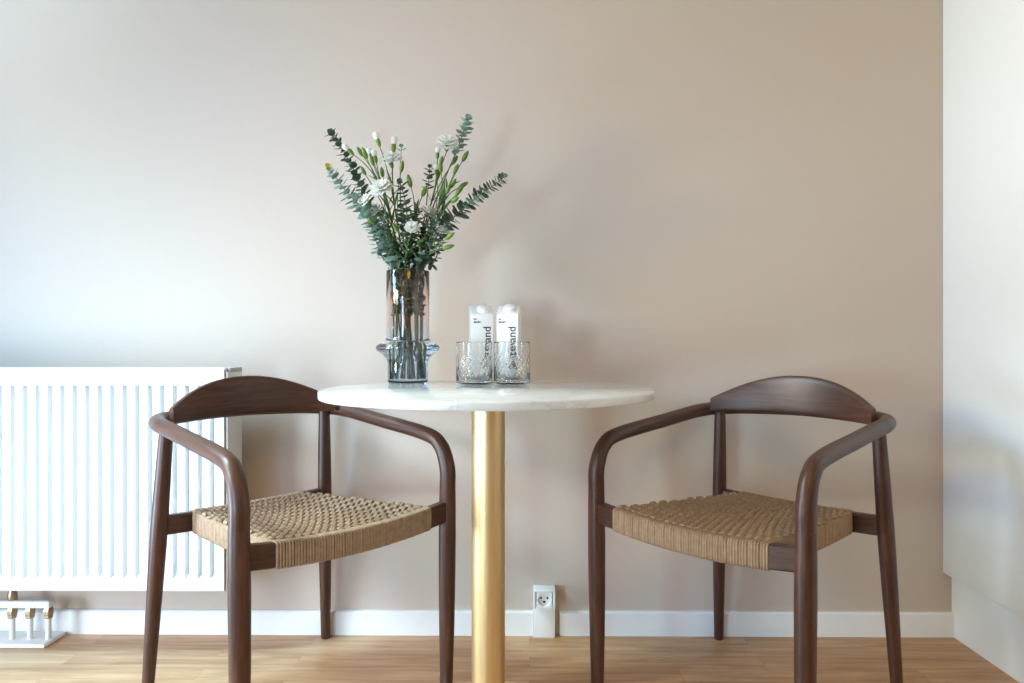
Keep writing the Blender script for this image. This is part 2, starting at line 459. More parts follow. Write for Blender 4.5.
# ------------------------------------------------------------------ armchairs
def make_chair(label):
    ch = empty('armchair', (0, 0, 0), 0, label, 'chair', 'walnut armchairs at the marble table')
    for s in (1, -1):
        # rear leg: splayed, thickest at the seat
        a, b = Vector((s * .242, -.241, 0)), Vector((s * .2125, -.201, .662))
        P = [a.lerp(b, t) for t in (0, .004, .02, .2, .4, .55, .65, .8, .95, 1)]
        Geo().add(*tube(P, [.0115, .0128, .0132, .0155, .0178, .0192, .0193, .0178, .0158, .015], 24)).build('leg', WOOD, ch)
        a, b = Vector((s * .2582, .263, 0)), Vector((s * .2611, .264, .50))
        P = [a.lerp(b, t) for t in (0, .005, .03, .25, .5, .75, .9, 1)]
        Geo().add(*tube(P, [.0135, .0148, .0152, .0178, .0202, .0210, .0204, .0196], 24)).build('leg', WOOD, ch)
    half = [(.2611, .264, .500), (.2609, .263, .55), (.2592, .240, .602), (.2562, .185, .6265), (.2512, .0, .648), (.249, -.10, .6595),
            (.247, -.150, .664), (.2335, -.197, .668), (.196, -.224, .671), (.14, -.238, .674), (.06, -.254, .6755), (0, -.256, .676)]
    full = half[:-1] + [half[-1]] + [(-x, y, z) for x, y, z in reversed(half[:-1])]
    rr = [.0196, .0193, .0182, .0178, .0178, .0180, .0182, .0182, .0178, .0172, .0165, .016]
    rr = rr + rr[-2::-1]
    n = 10
    Geo().add(*tube(catmull(full, n), lerp_list(rr, (len(full) - 1) * n + 1), 24)).build('arm_rail', WOOD, ch)
    # backrest board, bent in plan, arched at the top
    NS, NP = 64, 20
    V, F, G = [], [], []
    for i in range(NS + 1):
        s = -1 + 2 * i / NS
        e = abs(s)
        x = .2165 * s * (1 - .02 * (1 - e))
        yf = -.217 + .064 * e ** 2.1
        zb = .6665 - .0035 * e ** 2; zt = .7005 + .0665 * (1 - e ** 2.15)
        th = .021 - .003 * e
        c = (zb + zt) / 2; h = (zt - zb) / 2
        for k in range(NP):
            a = 2 * PI * k / NP
            ca, sa = math.cos(a), math.sin(a)
            q = 5.0
            px = math.copysign(abs(ca) ** (2 / q), ca); pz = math.copysign(abs(sa) ** (2 / q), sa)
            z = c + h * pz
            V.append((x - s * .0015 * px, yf - th / 2 + th / 2 * px - .22 * (z - zb) * .35, z))
            G.append((x + 4, px * .01, z))
    for i in range(NS):
        for k in range(NP):
            k2 = (k + 1) % NP
            F.append((i * NP + k, i * NP + k2, (i + 1) * NP + k2, (i + 1) * NP + k))
    F += [tuple(range(NP)), tuple(NS * NP + k for k in range(NP))]
    Geo().add(V, F, G).build('backrest', WOOD, ch)

    # wooden rails between the legs; their middles are hidden under the cord
    def rail_pts(front, x):
        if front: u = x / .26; return .264 + .010 * (1 - u * u), .447 - .016 * (1 - u * u)
        u = x / .225; return -.2165, .4185 - .006 * (1 - u * u)
    def rail(front, hw_):
        V, F, G = [], [], []; N = 24; h, t = (.0245, .0115) if front else (.0235, .0115)
        for i in range(N + 1):
            x = -hw_ + 2 * hw_ * i / N; y, z = rail_pts(front, x)
            for dy, dz in ((-t + .003, -h), (t - .003, -h), (t, -h + .003), (t, h - .003), (t - .003, h), (-t + .003, h), (-t, h - .003), (-t, -h + .003)):
                V.append((x, y + dy, z + dz)); G.append((x + 2, dy, dz))
        for i in range(N):
            for k in range(8):
                k2 = (k + 1) % 8; F.append((i * 8 + k, i * 8 + k2, i * 8 + 8 + k2, i * 8 + 8 + k))
        F += [tuple(range(8)), tuple(N * 8 + k for k in range(8))]
        return Geo().add(V, F, G)
    rail(True, .256).build('front_rail', WOOD, ch)
    rail(False, .222).build('rear_rail', WOOD, ch)

    # woven seat: warp and weft cords in real over-under weave, wrapped edges
    HF, HR = .195, .1475
    def side_x(v): return HR + (HF - HR) * v
    def surf(u, v, dz=0.0):
        x = u * side_x(v)
        yf, zf = rail_pts(True, x); yr, zr = rail_pts(False, x)
        y = yr + (yf - yr) * v
        z = (zr + .0265) * (1 - v) + (zf + .0275) * v
        z -= .009 * (1 - u * u) * math.sin(PI * v) ** .8
        return Vector((x, y, z + dz))
    g = Geo(); NU, NV = 20, 14
    for i in range(NU):                                                  # warp cords, front to back, lying low
        for j in (-.5, .5):
            u = -1 + 2 * (i + .5 + j * .4) / NU
            g.add(*tube([surf(u * .985, k / 24, -.0085) for k in range(25)], .0030, 6, up=(0, 0, 1), flat=.8))
    for i in range(NV):                                                  # weft bundles, side to side, humping over each warp pair
        for j in (-1, 0, 1):
            v = (i + .5 + j * .20) / NV
            P, RR = [], []
            for k in range(NU * 6 + 1):
                h = abs(math.sin(PI * (k / 6 - .25 * i)))
                P.append(surf(-1 + 2 * k / (NU * 6), v, -.0085 + .0105 * h ** .8 - .0008 * abs(j))); RR.append(.0029 + .0013 * h)
            g.add(*tube(P, RR, 6, up=(0, 0, 1), flat=.85))
    seat = g.build('seat', CORD, ch, label='natural paper cord seat woven in a basket pattern')
    # lower layer of the double sided weave
    g = Geo()
    for i in range(46):
        v = .04 + .92 * i / 45
        g.add(*tube([surf(-.97 + 1.94 * k / 12, v, -.042) for k in range(13)], .0055, 5, up=(0, 0, 1), flat=.4))
    g.build('seat_underside', CORD, seat)
    # cord wrapped around the rails: ridged bands
    def wrap(P, hh, tt, lean, nm, dz=0.0):
        n = len(P) - 1; V, F, G = [], [], []; NP = 20
        for i, p in enumerate(P):
            p = Vector(p)
            t = (Vector(P[min(i + 1, n)]) - Vector(P[max(i - 1, 0)])); t.z = 0; t.normalize()
            out = Vector((t.y, -t.x, 0)) * lean
            ph = i % 4
            rid = (-.0006, .0014, .0019, .0014)[ph] * (1 + .2 * math.sin((i // 4) * 1.7))
            if ph == 0 and (i // 4) * 5 % 7 < 2: rid = -.0030
            for k in range(NP):
                a = 2 * PI * k / NP; ca, sa = math.cos(a), math.sin(a); q = 5
                cx = math.copysign(abs(ca) ** (2 / q), ca); sz = math.copysign(abs(sa) ** (2 / q), sa)
                V.append(p + out * (cx * (tt + rid)) + Vector((0, 0, sz * (hh + rid))))
                G.append((a * .03, i * .003, 0))
        for i in range(n):
            for k in range(NP):
                k2 = (k + 1) % NP; F.append((i * NP + k, i * NP + k2, (i + 1) * NP + k2, (i + 1) * NP + k))
        F += [tuple(range(NP)), tuple(n * NP + k for k in range(NP))]
        return Geo().add(V, F, G).build(nm, CORD, seat, angle=70)
    N = 62 * 4
    def fr(x): y, z = rail_pts(True, x); return (x, y, z)
    def rr_(x): y, z = rail_pts(False, x); return (x, y, z)
    wrap([fr(-HF + 2 * HF * i / N) for i in range(N + 1)], .0262, .0130, 1, 'edge_wrap')
    N = 46 * 4
    wrap([rr_(-HR + 2 * HR * i / N) for i in range(N + 1)], .0250, .0130, 1, 'edge_wrap')
    for s in (1, -1):
        N = 68 * 4; P = []
        for i in range(N + 1):
            v = .03 + .955 * i / N; a = surf(s, v); sg = math.sin(PI * v)
            P.append((a.x - s * .008, a.y, a.z - .0275 - .004 * sg))
        wrap(P, .0255, .0105, 1, 'edge_wrap')
    return ch


def copy_thing(o, parent=None):
    c = o.copy(); col.objects.link(c)
    if parent: c.parent = parent
    for k in list(o.children): copy_thing(k, c)
    return c

PHI = .0088
ch1 = make_chair('dark walnut armchair with woven cord seat standing in front of the white radiator')
ch2 = copy_thing(ch1)
ch1.location = (-.5700, 1.6815, 0); ch1.rotation_euler = (0, 0, PI + .8374 + PHI)
ch2.location = (.5330, 1.6835, 0); ch2.rotation_euler = (0, 0, PI - .8336 + PHI)
ch2['label'] = 'dark walnut armchair with woven cord seat standing between the table and the white cabinet'

# ------------------------------------------------------------------ things on the table
VX, VY = -.3196, 1.839
outer = [(0, 0), (.049, 0), (.0518, .0015), (.0526, .005), (.0526, .050), (.0538, .058), (.058, .0655), (.0665, .0745), (.0755, .081), (.081, .0855),
         (.0832, .0915), (.0815, .097), (.0755, .1015), (.0665, .1055), (.0595, .1095), (.0566, .114), (.0562, .120), (.0562, .20), (.0564, .2915), (.0556, .293), (.0542, .2915)]
inner = [(.0536, .20), (.0536, .120), (.0540, .115), (.0568, .1115), (.064, .1072), (.073, .1028), (.0785, .0985), (.0802, .0912), (.078, .0865), (.073, .083),
         (.064, .0762), (.056, .0672), (.0513, .0588), (.0500, .050), (.0498, .008), (.047, .0055), (0, .0055)]
vase = Geo().add(*lathe(outer + inner, 96)).build('vase', VASE, angle=75)
vase.location = (VX, VY, TZ)
tag(vase, 'tall glass flower vase, pinkish above and bluish below, with a bulging ring low down', 'vase')
wprof = [(0, .0050), (.047, .0051), (.0503, .0078), (.0505, .050), (.0518, .0586), (.0565, .0668), (.0643, .0757), (.0733, .0826), (.0785, .0863), (.0807, .0912), (.0790, .0986), (.0735, .1031), (.0645, .1076), (0, .1076)]
wat = Geo().add(*lathe(wprof, 96)).build('water', WATER, angle=60)
wat.location = (VX, VY, TZ)
tag(wat, 'clear water standing in the bottom of the flower vase', 'water', kind='thing')

# cut glass tumblers
def tumbler():
    seg, H_ = 176, .107; V, F = [], []
    prof = [(0, 0), (.030, 0), (.042, .0005), (.0455, .003)]
    NZ = 64
    rings = prof[1:] + [(.0468, .004 + (H_ - .006) * i / NZ) for i in range(NZ + 1)] + [(.0464, H_ - .0008), (.0458, H_), (.0452, H_ - .0008)] + \
            [(.0448, H_ - .004), (.0446, .055), (.0442, .012), (.041, .0075), (.030, .0065)]
    V.append((0, 0, 0)); idx = []
    for j, (r, z) in enumerate(rings):
        row = []
        carved = 3 <= j < 3 + NZ + 1
        for k in range(seg):
            rr = r
            a = 2 * PI * k / seg
            if carved:
                fade = max(0.0, min(1.0, (.082 - z + .006 * math.sin(a * 9)) / .02)) * min(1, z / .006)
                # leafy cuts: crossing diagonal grooves
                p1 = math.sin(a * 22 + z * 320 + 2 * math.sin(z * 90)); p2 = math.sin(a * 22 - z * 320)
                rr -= fade * (.0006 * max(0, p1) ** 2 + .0006 * max(0, p2) ** 2 + .0003 * noise.noise(Vector((a * 14, z * 260, 1))))
            row.append(len(V)); V.append((rr * math.cos(a), rr * math.sin(a), z))
        idx.append(row)
    for k in range(seg): F.append((0, idx[0][(k + 1) % seg], idx[0][k]))
    for a, b in zip(idx[:-1], idx[1:]):
        for k in range(seg):
            k2 = (k + 1) % seg; F.append((a[k], a[k2], b[k2], b[k]))
    V.append((0, 0, .0065)); F += [(idx[-1][k], idx[-1][(k + 1) % seg], len(V) - 1) for k in range(seg)]
    return Geo().add(V, F)
t1 = tumbler().build('tumbler', GLASS, angle=80)
t1.location = (-.1418, 1.797, TZ)
tag(t1, 'clear cut glass tumbler, the one nearer the flower vase', 'glass', 'tumblers on the marble table')
t2 = t1.copy(); col.objects.link(t2); t2.location = (-.0448, 1.799, TZ); t2.rotation_euler = (0, 0, .7)
t2['label'] = 'clear cut glass tumbler, the one farther from the flower vase'

# water cartons
def text_mesh(s, size, name, parent, loc, rot, bold=0.0):
    cu = bpy.data.curves.new(name, 'FONT'); cu.body = s; cu.size = size; cu.extrude = .00012; cu.offset = bold
    o = bpy.data.objects.new(name, cu); col.objects.link(o)
    dg = bpy.context.evaluated_depsgraph_get()
    me = bpy.data.meshes.new_from_object(o.evaluated_get(dg))
    bpy.data.objects.remove(o); bpy.data.curves.remove(cu)
    me.materials.clear(); me.materials.append(INK)
    t = bpy.data.objects.new(name, me); col.objects.link(t); t.parent = parent
    t.location = loc; t.rotation_euler = rot
    t['label'] = 'black print on the carton'
    return t

def make_carton(label):
    c = empty('water_carton', (0, 0, 0), 0, label, 'carton', 'water cartons behind the tumblers')
    w, zf, zt, yb = .0295, .180, .206, .010
    V = [(-w, -w, 0), (w, -w, 0), (w, w, 0), (-w, w, 0), (-w, -w, zf), (w, -w, zf), (w, yb, zt), (-w, yb, zt), (w, w, zt), (-w, w, zt)]
    F = [(3, 2, 1, 0), (0, 1, 5, 4), (4, 5, 6, 7), (7, 6, 8, 9), (2, 3, 9, 8), (1, 2, 8, 6, 5), (0, 4, 7, 9, 3)]
    body = Geo().add(V, F).build('carton_body', CARTON, c, bevel=.0022, bseg=3)
    ang = math.atan2(zt - zf, yb + w)
    n = Vector((0, -math.sin(ang), math.cos(ang)))
    cap = Geo().add(*lathe([(0, 0), (.0175, 0), (.0175, .004), (.0160, .0045), (.0160, .011), (.0145, .0125), (0, .0125)], 36))
    cap.moved(Matrix.Translation(Vector((.003, (yb - w) / 2, (zf + zt) / 2)) - n * .0004) @ Matrix.Rotation(ang, 4, 'X')).build('cap', PLASTIC, c, angle=50)
    text_mesh('postevand', .0295, 'lettering', body, (.0215, -w - .0001, .027), (PI / 2, -PI / 2, 0), .0003)
    text_mesh('dit', .0075, 'small_print', body, (-.0245, -w - .0001, .1655), (PI / 2, 0, 0), .0002)
    text_mesh('danske', .0075, 'small_print', body, (-.0245, -w - .0001, .1580), (PI / 2, 0, 0), .0003)
    return c
k1 = make_carton('white water carton with upright black lettering, the one nearer the flower vase')
k2 = copy_thing(k1)
k1.location = (-.1310, 1.893, TZ); k1.rotation_euler = (0, 0, .22)
k2.location = (-.0555, 1.897, TZ); k2.rotation_euler = (0, 0, -.10)
k2['label'] = 'white water carton with upright black lettering, the one farther from the flower vase'

# ------------------------------------------------------------------ flowers and branches
def leaf_disc(r, cup=.18, elong=1.05, n=9):
    """cupped round leaf from its attachment point outward along +x"""
    V = [(0, 0, 0)]; F = []
    for ring, q in ((1, .55), (2, 1.0)):
        for k in range(n):
            a = 2 * PI * k / n
            x = r * elong * (1 + q * math.cos(a)) ; y = r * q * math.sin(a)
            if ring == 2 and k == 0: x += r * .12
            V.append((x, y, r * cup * q * q))
    V[0] = (r * elong, 0, 0)
    for k in range(n):
        k2 = (k + 1) % n
        F.append((0, 1 + k, 1 + k2)); F.append((1 + k, 1 + n + k, 1 + n + k2, 1 + k2))
    return V, F

def blade(L, w, bend, n=6):
    """narrow lance leaf along +x, curving down"""
    V, F = [], []
    for i in range(n + 1):
        t = i / n; x = L * t; z = -bend * L * t * t; ww = w * math.sin(PI * min(1, .12 + .88 * t)) ** .7
        V += [(x, -ww, z + ww * .5), (x, 0, z), (x, ww, z + ww * .5)]
    for i in range(n):
        a = 3 * i; F += [(a, a + 1, a + 4, a + 3), (a + 1, a + 2, a + 5, a + 4)]
    return V, F

def frame(p, d, up):
    """matrix with +x along d, +z near up"""
    d = d.normalized(); y = Vector(up).cross(d)
    if y.length < 1e-4: y = Vector((0, 1, 0)).cross(d)
    y.normalize(); z = d.cross(y)
    return Matrix(((d.x, y.x, z.x, p.x), (d.y, y.y, z.y, p.y), (d.z, y.z, z.z, p.z), (0, 0, 0, 1)))

def add_at(g, VF, M):
    g.add([M @ Vector(p) for p in VF[0]], VF[1])

VB = Vector((VX, VY, TZ))
def stem_path(above, foot):
    """from the foot on the vase floor, through the mouth, to the tip; points relative to the vase base"""
    return catmull([foot] + above, 8)

def along(P):
    L = [0]
    for a, b in zip(P[:-1], P[1:]): L.append(L[-1] + (b - a).length)
    return L
def at_len(P, L, s):
    for i in range(len(P) - 1):
        if L[i + 1] >= s:
            t = (s - L[i]) / max(1e-9, L[i + 1] - L[i]); return P[i].lerp(P[i + 1], t), (P[i + 1] - P[i]).normalized()
    return P[-1], (P[-1] - P[-2]).normalized()

def eucalyptus(above, foot, r0, r1, mat, label, bare=(), step=.0125, start=.05, yellow=None, zmin=.17):
    root = empty('eucalyptus_branch', VB + Vector(foot), 0, label, 'branch', 'eucalyptus branches in the vase')
    off = Vector(foot)
    P = [p - off for p in stem_path(above, foot)]
    L = along(P)
    Geo().add(*tube(P, [.0023, .002, .0016, .0009], 7)).build('stem', EUC_STEM, root)
    g = Geo(); s = start; k = 0; tot = L[-1]
    while s < tot - .001:
        p, d = at_len(P, L, s)
        f = s / tot
        if p.z + off.z > zmin and not any(a < p.z + off.z < b for a, b in bare):
            side = d.cross(Vector((0, 1, 0)) if k % 2 else Vector((.8, .2, .2))).normalized()
            base = random.uniform(-.35, .35)
            for sg in (1, -1):
                q = Matrix.Rotation(base, 3, d) @ side * sg
                dirn = (q + d * random.uniform(.15, .55)).normalized()
                ftip = max(0, (f - .75) / .25)
                r = 1.18 * (r0 * (1 - ftip) + r1 * ftip) * random.uniform(.82, 1.12)
                q = p + off
                if q.z < .31:                                            # inside the vase mouth: keep clear of the glass
                    r *= .8
                    t = q + dirn * 2.3 * r
                    if math.hypot(t.x, t.y) + .3 * r > .050: dirn = (dirn * .35 + d * 1.0 + Vector((-q.x, -q.y, 0)) * 9).normalized(); t = q + dirn * 2.3 * r
                    if math.hypot(t.x, t.y) + .3 * r > .051: continue
                M = frame(p + dirn * .001, dirn, d + Vector((random.uniform(-.3, .3), random.uniform(-.6, .1), random.uniform(-.2, .3))))
                add_at(g, leaf_disc(r), M)
            k += 1
        s += step * (1 - .35 * f) * random.uniform(.9, 1.1)
    p, d = at_len(P, L, tot)
    for q in (Vector((.5, 0, .5)), Vector((-.5, -.2, .6)), Vector((0, .3, 1))): add_at(g, leaf_disc(r1 * .8), frame(p, (q + d), Vector((0, -1, .4))))
    g.build('leaves', mat, root)
    if yellow:
        g = Geo()
        for q, r in yellow: add_at(g, leaf_disc(r, .3), frame(p + Vector(q) * .008, Vector(q), Vector((.2, -1, .4))))
        g.build('yellowed_leaf', YELLOW_LEAF, root, label='yellowed leaf at the tip')
    return root

def flower_geo(r):
    g = Geo(); rng = random.Random(int(r * 1e5) + random.randint(0, 999))
    for lay, (n, tilt, rr) in enumerate(((9, .12, 1.0), (9, .45, .95), (8, .8, .85), (7, 1.1, .72), (5, 1.35, .6))):
        for k in range(n):
            a = 2 * PI * (k + .5 * (lay % 2)) / n + rng.uniform(-.15, .15)
            NA, NR = 7, 4; V, F = [], []
            for j in range(NR + 1):
                t = j / NR
                for i in range(NA + 1):
                    w = (i / NA - .5)
                    rad_ = r * rr * t * (1 + (.10 * (-1) ** i if j == NR else 0))
                    spread = w * 1.0 * (.35 + .75 * t)
                    h = math.sin(tilt) * rad_ + r * .10 * t * math.sin(i * 2.3 + k) 
                    flat = math.cos(tilt) * rad_
                    V.append((flat * math.cos(a + spread), flat * math.sin(a + spread), h + r * .05 * lay))
            for j in range(NR):
                for i in range(NA):
                    q = j * (NA + 1) + i; F.append((q, q + 1, q + NA + 2, q + NA + 1))
            g.add(V, F)
    return g

def carnation(above, foot, heads, label, leaf_from=.30, nleaf=5, lateral=.03):
    root = empty('carnation_stem', VB + Vector(foot), 0, label, 'flower', 'spray carnations in the vase')
    off = Vector(foot)
    P = [p - off for p in stem_path(above, foot)]
    L = along(P); tot = L[-1]
    g = Geo().add(*tube(P, [.0024, .0022, .0019, .0015], 7))
    joints = []
    for (kind, pos, s) in heads:
        q = Vector(pos) - off
        i = max(0, len(P) - 1 - int((.18 + .10 * len(joints)) * len(P)))
        a, d = P[i], (P[min(i + 1, len(P) - 1)] - P[i]).normalized()
        mid = a.lerp(q, .5) + d * (q - a).length * .12
        br = catmull([a, mid, q], 6)
        g.add(*tube(br, [.0014, .0011], 6))
        joints.append((kind, q, ((q - mid).normalized() + (Vector((-.25, -.55, .2)) if kind == 'f' else Vector((0, 0, 0)))).normalized(), s))
    g.build('stem', GREEN_STEM, root)
    g = Geo()
    zs = [leaf_from + (max(.02, (P[-1].z + off.z) - leaf_from)) * (k + .3) / nleaf for k in range(nleaf)]
    for z in zs:
        c = [i for i in range(len(P)) if P[i].z + off.z >= z]
        if not c: continue
        p, d = P[c[0]], (P[c[0]] - P[c[0] - 1]).normalized()
        a0 = random.uniform(0, PI)
        for sg in (0, PI):
            side = Vector((math.cos(a0 + sg), math.sin(a0 + sg) * .7, .0))
            add_at(g, blade(random.uniform(.035, .06), .0032, random.uniform(.05, .35)), frame(p, side * .6 + d * 1.0, Vector((0, 0, 1)) - side))
    g.build('leaves', GREEN_STEM, root)
    for kind, q, d, s in joints:
        M = frame(q, d, Vector((0, -1, 0))) @ Matrix.Rotation(PI / 2, 4, 'Y')      # local z along the branch
        prof = [(0, -.002), (.0022, 0), (.0042, .004), (.0050, .010), (.0044, .016), (.0030, .0205), (.0012, .024), (0, .0245)]
        s *= 1.12; prof = [(a * s, b * s) for a, b in prof]
        if kind in 'bw':
            bud = Geo().add(*lathe(prof, 12)).moved(M).build('bud', BUD_GREEN, root, label='closed green bud' if kind == 'b' else 'green bud with a white petal tip')
            if kind == 'w':
                tip = [(0, .014), (.0042, .016), (.0064, .021), (.0072, .0255), (.0060, .030), (.002, .0325), (0, .033)]
                Geo().add(*lathe([(a * s, b * s) for a, b in tip], 12)).moved(M).build('petal_tip', PETAL, bud, label='white petals showing at the bud tip')
        else:
            cal = [(0, -.002), (.0022, 0), (.0042, .004), (.0048, .012), (.0052, .016), (0, .016)]
            fl = flower_geo(.0245 * s).moved(M @ Matrix.Translation((0, 0, .0125 * s))).build('flower_head', PETAL, root, label='frilly white flower head', angle=180)
            Geo().add(*lathe([(a * s, b * s) for a, b in cal], 12)).moved(M).build('calyx', BUD_GREEN, fl, label='green calyx')
    return root

EUCS = [
    ([(-0.0289, 0.012, 0.2934), (-0.0447, 0.0131, 0.3354), (-0.071, 0.0143, 0.3959), (-0.0947, 0.0154, 0.4485), (-0.121, 0.0166, 0.5064), (-0.1473, 0.0177, 0.5643), (-0.1762, 0.0189, 0.6169), (-0.2078, 0.02, 0.6616)], (-0.03, -0.012, 0.011), 0.0098, 0.0082, EUC_DARK, 'dark eucalyptus branch reaching highest on the radiator side of the bouquet', dict(bare=())),
    ([(-0.0368, -0.022, 0.2934), (-0.0579, -0.03, 0.3617), (-0.0894, -0.038, 0.4222), (-0.1262, -0.046, 0.4669), (-0.1525, -0.054, 0.4959), (-0.1709, -0.062, 0.5222), (-0.1841, -0.07, 0.5406)], (-0.012, 0.03, 0.011), 0.013, 0.0085, EUC_PALE, 'pale blue eucalyptus branch with a yellowed tip leaning towards the radiator', dict(step=.0115, yellow=[((-.4,-.3,.7),.0065),((.1,-.6,.9),.005)])),
    ([(0.0368, -0.012, 0.2934), (0.0579, -0.0183, 0.3486), (0.0947, -0.0247, 0.4012), (0.1368, -0.031, 0.4406), (0.1788, -0.0373, 0.4748), (0.2209, -0.0437, 0.5038), (0.2551, -0.05, 0.5274)], (0.032, 0.012, 0.011), 0.0118, 0.0065, EUC, 'blue green eucalyptus branch leaning low and far over the tumblers', dict(start=.03, step=.011)),
    ([(0.0158, 0.018, 0.2934), (0.0316, 0.02, 0.3696), (0.0605, 0.022, 0.4591), (0.0947, 0.024, 0.5432), (0.121, 0.026, 0.6063), (0.1394, 0.028, 0.6537), (0.1552, 0.03, 0.701)], (-0.016, 0.03, 0.011), 0.0098, 0.0088, EUC_PALE, 'eucalyptus branch with the topmost tip of the whole bouquet', dict(bare=((.42,.60),))),
    ([(-0.0105, 0.03, 0.2934), (-0.0184, 0.035, 0.3802), (-0.0263, 0.04, 0.4748), (-0.0289, 0.045, 0.559), (-0.0263, 0.05, 0.6326)], (0.008, -0.03, 0.011), 0.0085, 0.006, EUC, 'upright eucalyptus branch behind the white carnation heads', dict(bare=((.47,.615),))),
    ([(-0.0026, -0.026, 0.2934), (0.0026, -0.0333, 0.3565), (0.0053, -0.0405, 0.4222), (0.0, -0.0478, 0.4748), (-0.0105, -0.055, 0.5117)], (-0.012, 0.034, 0.011), 0.0092, 0.0075, EUC_DARK, 'short dark eucalyptus branch upright in the middle of the bouquet', dict(step=.014)),
    ([(0.021, -0.004, 0.2934), (0.0316, -0.003, 0.367), (0.0447, -0.002, 0.438), (0.0526, -0.001, 0.5064), (0.0579, 0.0, 0.5643)], (-0.034, -0.006, 0.011), 0.0085, 0.006, EUC_DARK, 'slender dark eucalyptus branch beside the tall carnation buds', dict(bare=((.40,.50),))),
    ([(-0.0394, -0.006, 0.2934), (-0.0631, -0.0107, 0.3249), (-0.0789, -0.0153, 0.3644), (-0.092, -0.02, 0.4065)], (-0.036, -0.01, 0.011), 0.0092, 0.007, EUC_PALE, 'short pale eucalyptus branch low over the vase rim on the radiator side', dict(step=.014)),
    ([(0.0394, 0.008, 0.2934), (0.0631, 0.0053, 0.3118), (0.0789, 0.0027, 0.3433), (0.0868, 0.0, 0.3802)], (0.037, -0.004, 0.011), 0.0088, 0.006, EUC_DARK, 'short dark eucalyptus branch low over the vase rim on the tumbler side', dict(step=.014)),
    ([(0.0053, -0.02, 0.2934), (0.0105, -0.0233, 0.3486), (0.021, -0.0267, 0.3959), (0.0289, -0.03, 0.4433)], (0.004, 0.034, 0.011), 0.0095, 0.007, EUC_DARK, 'short dark eucalyptus branch beside the middle carnation with frilly small head', dict(step=.011)),
    ([(-0.0237, 0.02, 0.2934), (-0.0421, 0.0233, 0.3486), (-0.0605, 0.0267, 0.3959), (-0.0736, 0.03, 0.4485)], (-0.022, 0.026, 0.011), 0.0095, 0.007, EUC, 'eucalyptus branch behind the low pale branch', dict(step=.012)),
    ([(0.0289, -0.03, 0.2934), (0.0526, -0.0367, 0.3433), (0.0684, -0.0433, 0.3854), (0.0763, -0.05, 0.4222)], (0.028, -0.022, 0.011), 0.0092, 0.007, EUC, 'short eucalyptus branch in front of the clustered buds', dict(step=.012)),
    ([(-0.0158, -0.034, 0.2934), (-0.0316, -0.0427, 0.3328), (-0.0447, -0.0513, 0.3749), (-0.0526, -0.06, 0.4143)], (0.016, -0.034, 0.011), 0.0092, 0.0065, EUC, 'low eucalyptus branch at the very front of the bouquet', dict(step=.013)),
]
for above, foot, r0, r1, m, lab, ex in EUCS: eucalyptus(above, foot, r0, r1, m, lab, **ex)
